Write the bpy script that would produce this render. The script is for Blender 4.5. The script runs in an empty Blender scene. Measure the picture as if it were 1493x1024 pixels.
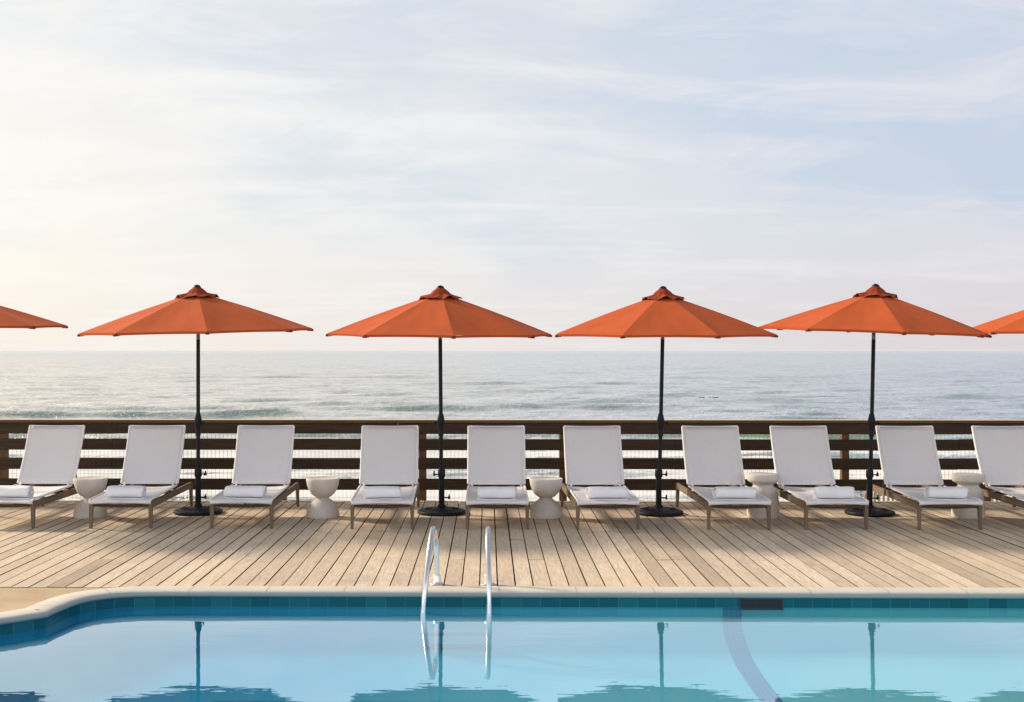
import bpy, bmesh, math, random
import numpy as np
from mathutils import Vector, Matrix
R = math.radians
random.seed(7)
S = bpy.context.scene
C = S.collection
D = bpy.data

# ------------------------------------------------------------------ helpers
class MB:
    """collects shapes into one mesh"""
    def __init__(self):
        self.v, self.f, self.a, self.uv = [], [], [], None
    def add(self, vs, fs, val=0.0):
        n = len(self.v)
        self.v += [tuple(p) for p in vs]
        self.f += [tuple(i + n for i in f) for f in fs]
        self.a += [val] * len(fs)
        return self
    def box(self, c, s, rot=None, ch=0.0, val=0.0):
        bm = bmesh.new()
        bmesh.ops.create_cube(bm, size=1)
        for q in bm.verts:
            q.co = Vector((q.co.x * s[0], q.co.y * s[1], q.co.z * s[2]))
        if ch:
            bmesh.ops.bevel(bm, geom=bm.edges[:], offset=ch, segments=2, profile=0.6, affect='EDGES')
        M = Matrix.Translation(Vector(c)) @ (rot.to_4x4() if rot else Matrix.Identity(4))
        bm.transform(M)
        bm.verts.index_update()
        self.add([q.co for q in bm.verts], [[q.index for q in f.verts] for f in bm.faces], val)
        bm.free()
        return self
    def taper(self, p0, p1, s0, s1, ch=0.003):
        """tapered bar between two points, cross sections s0 and s1 in x, y"""
        bm = bmesh.new()
        vs = []
        for p, s in ((p0, s0), (p1, s1)):
            for dx, dy in ((-.5, -.5), (.5, -.5), (.5, .5), (-.5, .5)):
                vs.append(bm.verts.new((p[0] + dx * s[0], p[1] + dy * s[1], p[2])))
        for f in ((3, 2, 1, 0), (4, 5, 6, 7), (0, 1, 5, 4), (1, 2, 6, 5), (2, 3, 7, 6), (3, 0, 4, 7)):
            bm.faces.new([vs[i] for i in f])
        bmesh.ops.recalc_face_normals(bm, faces=bm.faces[:])
        bmesh.ops.bevel(bm, geom=bm.edges[:], offset=ch, segments=2, profile=0.6, affect='EDGES')
        bm.verts.index_update()
        self.add([q.co for q in bm.verts], [[q.index for q in f.verts] for f in bm.faces])
        bm.free()
        return self
    def bar(self, p0, p1, w, h, ch=0.003):
        """rectangular bar along a line, width w sideways and height h"""
        a, b = Vector(p0), Vector(p1)
        d = b - a
        q = d.to_track_quat('Y', 'Z').to_matrix()
        return self.box((a + b) / 2, (w, d.length, h), q, ch)
    def lathe(self, prof, n=32, c=(0, 0, 0), sx=1.0, sy=1.0):
        vs, fs = [], []
        for r, z in prof:
            for k in range(n):
                t = 2 * math.pi * k / n
                vs.append((c[0] + r * sx * math.cos(t), c[1] + r * sy * math.sin(t), c[2] + z))
        for i in range(len(prof) - 1):
            for k in range(n):
                k2 = (k + 1) % n
                fs.append((i * n + k, i * n + k2, (i + 1) * n + k2, (i + 1) * n + k))
        fs.append(tuple(range(n - 1, -1, -1)))
        fs.append(tuple((len(prof) - 1) * n + k for k in range(n)))
        return self.add(vs, fs)
    def tube(self, pts, r, n=12, r1=None):
        pts = [Vector(p) for p in pts]
        vs, fs = [], []
        m = len(pts)
        up = Vector((0, 0, 1))
        prev = None
        for i, p in enumerate(pts):
            d = (pts[min(i + 1, m - 1)] - pts[max(i - 1, 0)]).normalized()
            if prev is None:
                ref = up if abs(d.z) < .9 else Vector((1, 0, 0))
                u = d.cross(ref).normalized()
            else:
                u = (prev - d * prev.dot(d)).normalized()
            prev = u
            w = d.cross(u)
            rr = r if r1 is None else r + (r1 - r) * i / (m - 1)
            for k in range(n):
                t = 2 * math.pi * k / n
                vs.append(p + (u * math.cos(t) + w * math.sin(t)) * rr)
        for i in range(m - 1):
            for k in range(n):
                k2 = (k + 1) % n
                fs.append((i * n + k, i * n + k2, (i + 1) * n + k2, (i + 1) * n + k))
        fs.append(tuple(range(n - 1, -1, -1)))
        fs.append(tuple((m - 1) * n + k for k in range(n)))
        return self.add(vs, fs)
    def grid(self, rows):
        m, n = len(rows), len(rows[0])
        vs = [p for r in rows for p in r]
        fs = [(i * n + j, i * n + j + 1, (i + 1) * n + j + 1, (i + 1) * n + j) for i in range(m - 1) for j in range(n - 1)]
        return self.add(vs, fs)
    def build(self, name, mat, parent=None, smooth=False, solid=0.0, attr=False, fix=True):
        me = D.meshes.new(name)
        me.from_pydata(self.v, [], self.f)
        if attr:
            at = me.attributes.new('rnd', 'FLOAT', 'FACE')
            at.data.foreach_set('value', self.a)
        me.update()
        if fix:
            bm = bmesh.new(); bm.from_mesh(me)
            bmesh.ops.recalc_face_normals(bm, faces=bm.faces[:])
            bm.to_mesh(me); bm.free()
        if smooth:
            me.shade_smooth()
            try:
                me.set_sharp_from_angle(angle=R(40))
            except Exception:
                pass
        me.materials.append(mat)
        o = D.objects.new(name, me)
        C.objects.link(o)
        if parent:
            o.parent = parent
        if solid:
            md = o.modifiers.new('thick', 'SOLIDIFY'); md.thickness = solid; md.offset = 0
        return o

def tag(o, label=None, cat=None, group=None, kind=None):
    if label: o['label'] = label
    if cat: o['category'] = cat
    if group: o['group'] = group
    if kind: o['kind'] = kind
    return o

def empty(name, loc, rz=0.0):
    o = D.objects.new(name, None)
    o.empty_display_size = .2
    C.objects.link(o)
    o.location = loc
    o.rotation_euler = (0, 0, rz)
    return o

def copy_tree(o, parent=None):
    c = o.copy(); C.objects.link(c)
    if parent is not None: c.parent = parent
    for ch in list(o.children): copy_tree(ch, c)
    return c

# ------------------------------------------------------------------ materials
class Mat:
    def __init__(self, name):
        self.m = D.materials.new(name); self.m.use_nodes = True
        self.nt = self.m.node_tree; self.nt.nodes.clear()
        self.out = self.n('ShaderNodeOutputMaterial')
    def n(self, t, **kw):
        q = self.nt.nodes.new(t)
        for k, v in kw.items():
            if hasattr(q, k) and not k.startswith('in_'): setattr(q, k, v)
        return q
    def l(self, a, b): self.nt.links.new(a, b)
    def coord(self, kind='Object'): return self.n('ShaderNodeTexCoord').outputs[kind]
    def mapping(self, src, scale=(1, 1, 1), rot=(0, 0, 0), loc=(0, 0, 0)):
        q = self.n('ShaderNodeMapping'); self.l(src, q.inputs[0])
        q.inputs['Scale'].default_value = scale; q.inputs['Rotation'].default_value = rot; q.inputs['Location'].default_value = loc
        return q.outputs[0]
    def noise(self, src, scale, detail=4, rough=.55, dist=0.0):
        q = self.n('ShaderNodeTexNoise'); self.l(src, q.inputs['Vector'])
        q.inputs['Scale'].default_value = scale; q.inputs['Detail'].default_value = detail
        q.inputs['Roughness'].default_value = rough; q.inputs['Distortion'].default_value = dist
        return q.outputs['Fac']
    def ramp(self, src, stops):
        q = self.n('ShaderNodeValToRGB'); self.l(src, q.inputs[0])
        e = q.color_ramp.elements
        while len(e) < len(stops): e.new(.5)
        for i, (p, c) in enumerate(stops):
            e[i].position = p
            e[i].color = (c, c, c, 1) if not hasattr(c, '__len__') else (*c, 1)
        return q.outputs[0]
    def math(self, op, a, b=None, c=None, clamp=False):
        q = self.n('ShaderNodeMath'); q.operation = op; q.use_clamp = clamp
        for i, x in enumerate((a, b, c)):
            if x is None: continue
            if isinstance(x, (int, float)): q.inputs[i].default_value = x
            else: self.l(x, q.inputs[i])
        return q.outputs[0]
    def mix(self, fac, a, b, blend='MIX'):
        q = self.n('ShaderNodeMix'); q.data_type = 'RGBA'; q.blend_type = blend
        for s, x in ((q.inputs[0], fac), (q.inputs[6], a), (q.inputs[7], b)):
            if isinstance(x, (int, float)): s.default_value = x
            elif hasattr(x, '__len__'): s.default_value = (*x, 1)
            else: self.l(x, s)
        return q.outputs[2]
    def bump(self, h, strength=.3, dist=.01, normal=None):
        q = self.n('ShaderNodeBump'); self.l(h, q.inputs['Height'])
        q.inputs['Strength'].default_value = strength; q.inputs['Distance'].default_value = dist
        if normal is not None: self.l(normal, q.inputs['Normal'])
        return q.outputs[0]
    def bsdf(self, color, rough=.6, metal=0.0, spec=.4, normal=None, **kw):
        q = self.n('ShaderNodeBsdfPrincipled')
        for s, x in ((q.inputs['Base Color'], color), (q.inputs['Roughness'], rough), (q.inputs['Metallic'], metal), (q.inputs['Specular IOR Level'], spec)):
            if isinstance(x, (int, float)): s.default_value = x
            elif hasattr(x, '__len__'): s.default_value = (*x, 1)
            else: self.l(x, s)
        if normal is not None: self.l(normal, q.inputs['Normal'])
        return q.outputs[0]
    def done(self, sh):
        self.l(sh, self.out.inputs['Surface']); return self.m

def simple(name, col, rough=.6, metal=0.0, spec=.4, var=.15, scale=6, bump=0.0, bscale=60, bdist=.004):
    m = Mat(name)
    co = m.coord()
    n1 = m.noise(co, scale, 5)
    c = m.mix(m.ramp(n1, [(.3, 0.0), (.7, 1.0)]), tuple(x * (1 - var) for x in col), tuple(min(1, x * (1 + var)) for x in col))
    nm = m.bump(m.noise(co, bscale, 3), bump, bdist) if bump else None
    return m.done(m.bsdf(c, rough, metal, spec, nm))

def deck_material():
    m = Mat('weathered_deck')
    co = m.coord()
    at = m.n('ShaderNodeAttribute'); at.attribute_name = 'rnd'
    rnd = at.outputs['Fac']
    # shift the grain of every board by its own amount
    cmb = m.n('ShaderNodeCombineXYZ')
    m.l(m.math('MULTIPLY', rnd, 37.0), cmb.inputs[0]); m.l(m.math('MULTIPLY', rnd, 91.0), cmb.inputs[1])
    va = m.n('ShaderNodeVectorMath'); va.operation = 'ADD'; m.l(co, va.inputs[0]); m.l(cmb.outputs[0], va.inputs[1])
    v = va.outputs[0]
    grain = m.noise(m.mapping(v, (1, .05, 1)), 70, 6, .65, .6)
    fig = m.noise(m.mapping(v, (1, .16, 1)), 11, 5, .6, 2.2)
    patch = m.noise(co, .55, 4, .6)
    patch2 = m.noise(co, 2.3, 5, .65)
    dirt = m.noise(v, 18, 6, .7)
    base = m.ramp(rnd, [(0, (.44, .345, .26)), (.12, (.56, .45, .345)), (.35, (.68, .555, .43)), (.6, (.76, .625, .485)), (.8, (.60, .485, .375)), (1, (.80, .67, .53))])
    c = m.mix(m.ramp(grain, [(.35, 0.0), (.62, 1.0)]), m.mix(1.0, base, (.74, .71, .66), 'MULTIPLY'), base)
    c = m.mix(m.math('MULTIPLY', m.ramp(fig, [(.50, 0.0), (.62, 1.0)]), .28), c, (.33, .24, .16))
    c = m.mix(m.math('MULTIPLY', m.ramp(patch, [(.42, 0.0), (.68, 1.0)]), .45), c, (.64, .48, .31))
    c = m.mix(m.math('MULTIPLY', m.ramp(patch2, [(.5, 0.0), (.72, 1.0)]), .35), c, (.35, .30, .25))
    c = m.mix(m.math('MULTIPLY', m.ramp(dirt, [(.56, 0.0), (.72, 1.0)]), .45), c, (.2, .155, .11))
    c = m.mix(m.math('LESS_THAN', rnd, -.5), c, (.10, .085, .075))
    nm = m.bump(m.math('ADD', grain, m.math('MULTIPLY', fig, .6)), .35, .006)
    return m.done(m.bsdf(c, .72, 0, .25, nm))

def wood(name, dark, light, axis=1, scale=1.0, rough=.65, spec=.25):
    m = Mat(name)
    co = m.coord()
    sc = [1, 1, 1]; sc[axis] = .06
    g = m.noise(m.mapping(co, tuple(sc)), 60 * scale, 6, .65, .5)
    big = m.noise(m.mapping(co, tuple(sc)), 9 * scale, 4, .6, 1.2)
    c = m.mix(m.ramp(g, [(.32, 0.0), (.68, 1.0)]), dark, light)
    c = m.mix(m.math('MULTIPLY', m.ramp(big, [(.45, 0.0), (.65, 1.0)]), .5), c, tuple(x * .75 for x in dark))
    return m.done(m.bsdf(c, rough, 0, spec, m.bump(g, .3, .004)))

def fabric(name, col, trans=.2, weave=220, shade=.12, bump=.15, tcol=None, under=None):
    m = Mat(name)
    co = m.coord()
    big = m.noise(co, 2.5, 4, .6)
    fine = m.noise(m.mapping(co, (1, .25, .25)), weave, 2, .5)
    c = m.mix(m.ramp(big, [(.3, 0.0), (.7, 1.0)]), tuple(x * (1 - shade) for x in col), col)
    c = m.mix(m.ramp(fine, [(.35, 0.0), (.65, 1.0)]), m.mix(1.0, c, (.9, .9, .9), 'MULTIPLY'), c)
    nm = m.bump(m.math('ADD', fine, m.math('MULTIPLY', big, 2.0)), bump, .004)
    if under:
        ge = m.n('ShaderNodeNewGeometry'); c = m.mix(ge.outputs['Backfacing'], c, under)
    d = m.bsdf(c, .85, 0, .15, nm)
    t = m.n('ShaderNodeBsdfTranslucent')
    if tcol: t.inputs[0].default_value = (*tcol, 1)
    else: m.l(c, t.inputs[0])
    mx = m.n('ShaderNodeMixShader'); mx.inputs[0].default_value = trans
    m.l(d, mx.inputs[1]); m.l(t.outputs[0], mx.inputs[2])
    return m.done(mx.outputs[0])

M_DECK = deck_material()
M_TEAK = wood('weathered_teak', (.14, .095, .058), (.255, .18, .112), 1)
M_TEAKV = wood('weathered_teak_upright', (.14, .098, .064), (.255, .185, .12), 2)
M_APRON = wood('dark_teak', (.045, .027, .015), (.085, .052, .03), 0)
M_RAIL = wood('dark_fence_wood', (.042, .026, .015), (.082, .050, .028), 0, .8)
def cap_mat():
    m = Mat('cap_rail_wood'); co = m.coord()
    g = m.noise(m.mapping(co, (.06, 1, 1)), 48, 6, .65, .5)
    f = m.ramp(g, [(.32, 0.0), (.68, 1.0)])
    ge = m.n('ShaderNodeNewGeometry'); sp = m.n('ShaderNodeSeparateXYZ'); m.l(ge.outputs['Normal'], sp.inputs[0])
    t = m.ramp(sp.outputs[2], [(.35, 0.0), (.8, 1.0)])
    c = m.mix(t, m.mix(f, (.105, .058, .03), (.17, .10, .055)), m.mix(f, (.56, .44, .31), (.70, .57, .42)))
    return m.done(m.bsdf(c, .65, 0, .25, m.bump(g, .3, .004)))
M_CAP = cap_mat()
M_POST = wood('post_wood', (.12, .064, .026), (.22, .12, .05), 2, .8)
M_BALU = wood('pale_picket_wood', (.55, .40, .24), (.68, .52, .34), 2)
M_SLING = fabric('white_sling', (.90, .868, .868), .08, 260, .03)
M_WFRAME = simple('white_frame', (.88, .84, .83), .5, 0, .3, .03)
M_CANOPY = fabric('orange_canvas', (.51, .098, .026), .04, 300, .12, .25, (.75, .15, .03), (.05, .03, .03))  # dark underside added to keep orange out of the pool reflection
M_VENT = fabric('orange_canvas_vent', (.34, .052, .017), .04, 300, .25, .3)
M_POCKET = simple('dark_red_pocket', (.15, .02, .012), .8)
M_POLE = simple('black_pole', (.005, .005, .009), .42, .0, .22, .2)
M_BASE = simple('black_cast_base', (.006, .006, .011), .5, .0, .25, .3, 20, .3, 90, .003)
M_GREYMETAL = simple('grey_metal', (.16, .16, .17), .35, .8, .5, .1)
M_TOWEL = simple('white_terry', (.90, .89, .92), .95, 0, .1, .03, 8, .6, 260, .006)
M_STONE = simple('cast_stone', (.62, .56, .49), .8, 0, .2, .10, 7, .25, 70, .004)
M_STEEL = simple('polished_steel', (.70, .69, .69), .18, 1.0, .5, .03)
M_STEELD = simple('worn_steel', (.80, .78, .76), .30, 1.0, .5, .08)
M_RUNG = simple('dull_step', (.10, .09, .15), .5, .1)
M_WIRE = simple('galvanised_wire', (.22, .21, .19), .5, .4)
M_DARK = simple('dark_opening', (.012, .02, .028), .6)
M_SKIM = simple('grey_plate', (.03, .06, .085), .5)
M_BIRD = simple('dark_feathers', (.02, .022, .026), .8)

def concrete():
    m = Mat('beige_concrete'); co = m.coord()
    a = m.noise(co, 1.3, 5, .6); b = m.noise(co, 40, 4, .7)
    c = m.ramp(a, [(.3, (.42, .30, .19)), (.55, (.52, .385, .25)), (.75, (.57, .435, .295))])
    c = m.mix(m.math('MULTIPLY', m.ramp(b, [(.5, 0.0), (.75, 1.0)]), .35), c, (.34, .25, .17))
    return m.done(m.bsdf(c, .85, 0, .2, m.bump(b, .25, .004)))
def coping_mat():
    m = Mat('cast_coping'); co = m.coord()
    a = m.noise(co, 2.0, 5, .6); b = m.noise(co, 55, 4, .7)
    at = m.n('ShaderNodeAttribute'); at.attribute_name = 'run'
    seam = m.math('PINGPONG', at.outputs['Fac'], .305)
    seam = m.ramp(seam, [(0.0, 0.0), (.012, 1.0)])
    c = m.ramp(a, [(.3, (.55, .50, .43)), (.7, (.63, .58, .50))])
    c = m.mix(m.math('MULTIPLY', m.ramp(b, [(.5, 0.0), (.75, 1.0)]), .25), c, (.38, .34, .29))
    c = m.mix(seam, (.40, .36, .32), c)
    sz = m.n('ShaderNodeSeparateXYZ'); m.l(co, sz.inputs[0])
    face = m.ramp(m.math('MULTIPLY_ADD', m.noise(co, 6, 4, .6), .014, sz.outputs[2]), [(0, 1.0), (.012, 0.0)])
    c = m.mix(m.math('MULTIPLY', face, .85), c, (.29, .36, .36))  # front face: its shade put into the colour, with a greenish stain
    return m.done(m.bsdf(c, .6, 0, .35, m.bump(b, .15, .003)))
def tile_mat():
    m = Mat('waterline_tile_glaze'); co = m.coord()
    at = m.n('ShaderNodeAttribute'); at.attribute_name = 'run'
    x = m.math('DIVIDE', at.outputs['Fac'], .152)
    idx = m.math('FLOOR', x)
    wn = m.n('ShaderNodeTexWhiteNoise'); wn.noise_dimensions = '1D'; m.l(idx, wn.inputs['W'])
    fr = m.math('PINGPONG', x, .5)
    grout = m.ramp(fr, [(.0, 0.0), (.02, 1.0)])
    b = m.noise(co, 14, 4, .6)
    c = m.ramp(wn.outputs['Value'], [(0, (.004, .105, .140)), (.5, (.008, .140, .175)), (1, (.016, .175, .205))])
    c = m.mix(m.math('MULTIPLY', b, .4), c, (.01, .12, .16))
    c = m.mix(grout, (.09, .24, .28), c)
    return m.done(m.bsdf(c, .25, 0, .12, m.bump(b, .05, .003)))
def plaster_mat():
    m = Mat('pool_plaster'); co = m.coord()
    sx = m.n('ShaderNodeSeparateXYZ'); m.l(co, sx.inputs[0])
    g = m.math('MULTIPLY_ADD', sx.outputs[0], .16, .5, clamp=True)
    n = m.noise(co, .8, 4, .6); n2 = m.noise(co, 9, 4, .6)
    g = m.math('ADD', g, m.math('MULTIPLY_ADD', n, .16, -.08))
    c = m.ramp(g, [(0.0, (.0, .34, .62)), (.25, (.006, .43, .74)), (.5, (.14, .67, .88)), (.75, (.20, .76, .90)), (1, (.24, .80, .90))])
    c = m.mix(m.math('MULTIPLY', n2, .12), c, (.16, .62, .80))
    return m.done(m.bsdf(c, .8, 0, .1))
def stripe_mat():
    m = Mat('blue_mosaic'); co = m.coord()
    br = m.n('ShaderNodeTexBrick'); m.l(m.mapping(co, (1, 1, 1)), br.inputs['Vector'])
    br.offset = 0; br.inputs['Scale'].default_value = 1
    br.inputs['Brick Width'].default_value = .037; br.inputs['Row Height'].default_value = .037; br.inputs['Mortar Size'].default_value = .0028
    br.inputs['Color1'].default_value = (.012, .045, .30, 1); br.inputs['Color2'].default_value = (.02, .06, .34, 1); br.inputs['Mortar'].default_value = (.10, .20, .48, 1)
    return m.done(m.bsdf(br.outputs[0], .5, 0, .2))
def water_mat():
    m = Mat('pool_water_surface'); co = m.coord()
    sx = m.n('ShaderNodeSeparateXYZ'); m.l(co, sx.inputs[0])
    gg = m.math('MULTIPLY_ADD', sx.outputs[0], .15, .5, clamp=True)
    w1 = m.noise(m.mapping(co, (.45, 1.6, 1)), 2.6, 3, .55)
    w2 = m.noise(m.mapping(co, (.5, 1.6, 1)), 9, 2, .5)
    h = m.math('ADD', w1, m.math('MULTIPLY', w2, .22))
    nm = m.bump(h, .075, .010)
    lw = m.n('ShaderNodeLayerWeight'); lw.inputs[0].default_value = .5
    cosv = m.math('SUBTRACT', 1.0, lw.outputs['Facing'])
    f = m.math('POWER', m.math('SUBTRACT', 1.0, cosv), 2.25)
    f = m.math('MULTIPLY_ADD', f, .97, .02, clamp=True)
    gl = m.n('ShaderNodeBsdfGlossy'); gl.inputs['Roughness'].default_value = .0; m.l(nm, gl.inputs['Normal'])
    gl.inputs[0].default_value = (.81, .94, 1.0, 1)
    tr = m.n('ShaderNodeBsdfTransparent'); tr.inputs[0].default_value = (.93, .98, .99, 1)
    mx = m.n('ShaderNodeMixShader'); m.l(f, mx.inputs[0])
    # light scattered back out of the water body
    sc = m.n('ShaderNodeBsdfDiffuse'); m.l(m.ramp(gg, [(0, (.0, .27, .50)), (.25, (.004, .35, .60)), (.5, (.10, .56, .78)), (.75, (.16, .65, .80)), (1, (.20, .69, .80))]), sc.inputs[0])
    m2 = m.n('ShaderNodeMixShader'); m2.inputs[0].default_value = .20; m.l(tr.outputs[0], m2.inputs[1]); m.l(sc.outputs[0], m2.inputs[2])
    m.l(m2.outputs[0], mx.inputs[1]); m.l(gl.outputs[0], mx.inputs[2])
    return m.done(mx.outputs[0])
def ocean_mat():
    m = Mat('sea_water'); co = m.coord()
    fo = m.n('ShaderNodeAttribute'); fo.attribute_name = 'foam'
    gr = m.n('ShaderNodeAttribute'); gr.attribute_name = 'green'
    a = m.noise(m.mapping(co, (.55, 1, 1)), .75, 4, .65)
    b = m.noise(m.mapping(co, (.55, 1, 1)), .26, 6, .7)
    dash = m.noise(m.mapping(co, (.62, .9, 1), (0, 0, R(4))), .52, 6, .74, .4)
    dash2 = m.noise(m.mapping(co, (.30, 1, 1), (0, 0, R(-5))), .10, 7, .74, .5)
    c2 = m.noise(m.mapping(co, (.22, 1, 1)), .02, 5, .6)
    h = m.math('ADD', m.math('MULTIPLY', a, .5), m.math('ADD', m.math('MULTIPLY', b, 2.2), m.math('MULTIPLY', c2, 1.6)))
    nm = m.bump(h, .85, 1.0)
    so_ = m.n('ShaderNodeSeparateXYZ'); m.l(co, so_.inputs[0])
    ge = m.n('ShaderNodeNewGeometry'); sn = m.n('ShaderNodeSeparateXYZ'); m.l(ge.outputs['Normal'], sn.inputs[0])
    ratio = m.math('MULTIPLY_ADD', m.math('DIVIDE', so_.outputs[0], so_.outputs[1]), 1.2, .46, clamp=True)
    body = m.ramp(ratio, [(0, (.74, .69, .61)), (.35, (.64, .635, .62)), (.65, (.53, .565, .63)), (1, (.42, .48, .58))])  # cream at the left: bright sky reflection painted into the water colour
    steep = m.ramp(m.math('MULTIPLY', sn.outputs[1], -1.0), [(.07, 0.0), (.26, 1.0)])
    body = m.mix(m.math('MULTIPLY', m.ramp(m.math('ADD', m.math('MULTIPLY', dash, .6), m.math('MULTIPLY', dash2, .4)), [(.47, 0.0), (.60, 1.0)]), .62), body, (.20, .255, .28))  # dark dashes painted for wave faces that mirror less sky
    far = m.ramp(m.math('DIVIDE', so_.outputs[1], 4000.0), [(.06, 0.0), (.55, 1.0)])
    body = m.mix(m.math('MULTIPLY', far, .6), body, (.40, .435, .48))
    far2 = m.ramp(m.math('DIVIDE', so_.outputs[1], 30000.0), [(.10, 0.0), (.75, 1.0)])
    body = m.mix(m.math('MULTIPLY', far2, .8), body, (.68, .66, .66))  # horizon haze painted into the far water colour
    body = m.mix(m.math('MULTIPLY', steep, .85), body, (.09, .165, .15))  # shoreward faces coloured darker by normal, for their weaker reflection
    col = m.mix(gr.outputs['Fac'], body, (.16, .27, .06))
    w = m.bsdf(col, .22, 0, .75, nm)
    fcol = m.noise(m.mapping(co, (.5, 1, 1)), 1.6, 5, .7)
    fb = m.n('ShaderNodeBsdfDiffuse'); m.l(m.ramp(fcol, [(.3, (.62, .62, .59)), (.7, (.82, .80, .76))]), fb.inputs[0])
    mx = m.n('ShaderNodeMixShader')
    fac = m.ramp(m.math('ADD', m.math('MULTIPLY', fo.outputs['Fac'], 1.0), m.math('MULTIPLY_ADD', fcol, .8, -.4)), [(.42, 0.0), (.62, 1.0)])
    m.l(fac, mx.inputs[0]); m.l(w, mx.inputs[1]); m.l(fb.outputs[0], mx.inputs[2])
    return m.done(mx.outputs[0])
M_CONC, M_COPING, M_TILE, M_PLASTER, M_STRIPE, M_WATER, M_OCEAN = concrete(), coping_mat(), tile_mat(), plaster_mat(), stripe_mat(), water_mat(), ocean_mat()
M_SAND = simple('sand', (.42, .35, .26), .9, 0, .1, .2, .5)

# ------------------------------------------------------------------ pool
def catmull(p, n=10):
    out = []
    for i in range(len(p) - 1):
        p0, p1, p2, p3 = p[max(i - 1, 0)], p[i], p[i + 1], p[min(i + 2, len(p) - 1)]
        for k in range(n):
            t = k / n
            out.append(tuple(.5 * (2 * b + (c - a) * t + (2 * a - 5 * b + 4 * c - d) * t * t + (-a + 3 * b - 3 * c + d) * t ** 3) for a, b, c, d in zip(p0, p1, p2, p3)))
    out.append(tuple(p[-1]))
    return out
WY = 10.05
bend = catmull([(-2.30, WY), (-2.58, 10.047), (-2.83, 10.01), (-3.02, 9.90), (-3.125, 9.73), (-3.175, 9.50), (-3.205, 9.25)], 8)
step = catmull([(-3.205, 9.25), (-3.46, 8.99), (-3.95, 8.62), (-4.6, 8.0), (-5.1, 7.0), (-5.3, 5.6), (-5.3, 3.2)], 6)[1:]
back = [(6.8 - .18 * i, WY) for i in range(int((6.8 + 2.30) / .18) + 1)]
if back[-1][0] < -2.22: back.pop()
front = [(-5.3 + .6 * i, 3.2) for i in range(1, 21)]
right = [(6.8, 3.2 + (WY - 3.2) * i / 10) for i in range(0, 10)]
OUT = back + bend + step + front + right                      # closed, pool interior on the left-hand side of travel... see NRM
NO = len(OUT)
def normals():
    out = []
    for i in range(NO):
        a, b, c = Vector(OUT[i - 1]), Vector(OUT[i]), Vector(OUT[(i + 1) % NO])
        e1, e2 = (b - a).normalized(), (c - b).normalized()
        n1, n2 = Vector((e1.y, -e1.x)), Vector((e2.y, -e2.x))
        n = (n1 + n2)
        n = n / max(.35, n.length_squared / 2) if n.length > 1e-6 else n1
        out.append(n)
    return out
NRM = normals()
# outward test: at the back wall the outward normal is +y
if NRM[5].y < 0: NRM = [-n for n in NRM]
RUN = [0.0]
for i in range(NO): RUN.append(RUN[-1] + (Vector(OUT[(i + 1) % NO]) - Vector(OUT[i])).length)
def sweep(name, prof, mat, smooth=True, parent=None):
    vs, fs, run = [], [], []
    m = len(prof)
    for i in range(NO + 1):
        p, n = OUT[i % NO], NRM[i % NO]
        for (d, z) in prof:
            vs.append((p[0] + n.x * d, p[1] + n.y * d, z)); run.append(RUN[i])
    for i in range(NO):
        for j in range(m - 1):
            fs.append((i * m + j, i * m + j + 1, (i + 1) * m + j + 1, (i + 1) * m + j))
    b = MB(); b.add(vs, fs)
    o = b.build(name, mat, parent, fix=True)
    at = o.data.attributes.new('run', 'FLOAT', 'POINT'); at.data.foreach_set('value', run)
    if smooth:
        o.data.shade_smooth()
        o.data.set_sharp_from_angle(angle=R(50))
    return o
WZ = -.115
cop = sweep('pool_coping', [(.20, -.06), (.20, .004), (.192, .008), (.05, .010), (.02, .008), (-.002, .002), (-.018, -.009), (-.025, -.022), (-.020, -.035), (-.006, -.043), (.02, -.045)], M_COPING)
tag(cop, 'pale cast coping edge running round the pool', kind='structure')
tiles = sweep('waterline_tiles', [(0, -.04), (0, -.118)], M_TILE, False)
tag(tiles, 'dark teal waterline tiles below the pool coping', kind='structure')
prof = [(0, -.118), (0, -.26)]
for d, z in ((.05, -.30), (.12, -.335), (.2, -.365), (.32, -.405), (.5, -.442), (.75, -.459), (1.1, -.469), (1.42, -.474)): prof.append((-d, z))
wall = sweep('pool_basin', prof, M_PLASTER)
fl = [(OUT[i][0] - NRM[i].x * 1.42, OUT[i][1] - NRM[i].y * 1.42, -.474) for i in range(NO)]
b = MB(); b.add([(-9, 0, -.478), (9, 0, -.478), (9, 11, -.478), (-9, 11, -.478)], [(0, 1, 2, 3)])
flo = b.build('pool_floor', M_PLASTER)
tag(wall, 'turquoise plastered pool wall curving down to the floor', kind='structure')
tag(flo, 'turquoise plastered pool floor', kind='structure')
# blue mosaic stripe up the wall and over the floor
sp = [(WY - .006, -.120), (WY - .006, -.26)] + [(WY + d - .004, z + .004) for d, z in prof[2:]] + [(7.4, -.471), (6.0, -.471)]
dense = []
for (a, c) in zip(sp[:-1], sp[1:]):
    for k in range(4): dense.append((a[0] + (c[0] - a[0]) * k / 4, a[1] + (c[1] - a[1]) * k / 4))
dense.append(sp[-1])
b = MB(); b.grid([[(1.840, y, z), (1.988, y, z)] for y, z in dense])
tag(b.build('floor_stripe', M_STRIPE, smooth=True), 'blue mosaic stripe across the pool floor', kind='structure')
b = MB()
nx, ny = 24, 16
b.grid([[(-5.6 + 12.5 * i / nx, 3.0 + 7.09 * j / ny, WZ) for i in range(nx + 1)] for j in range(ny + 1)])
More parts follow.
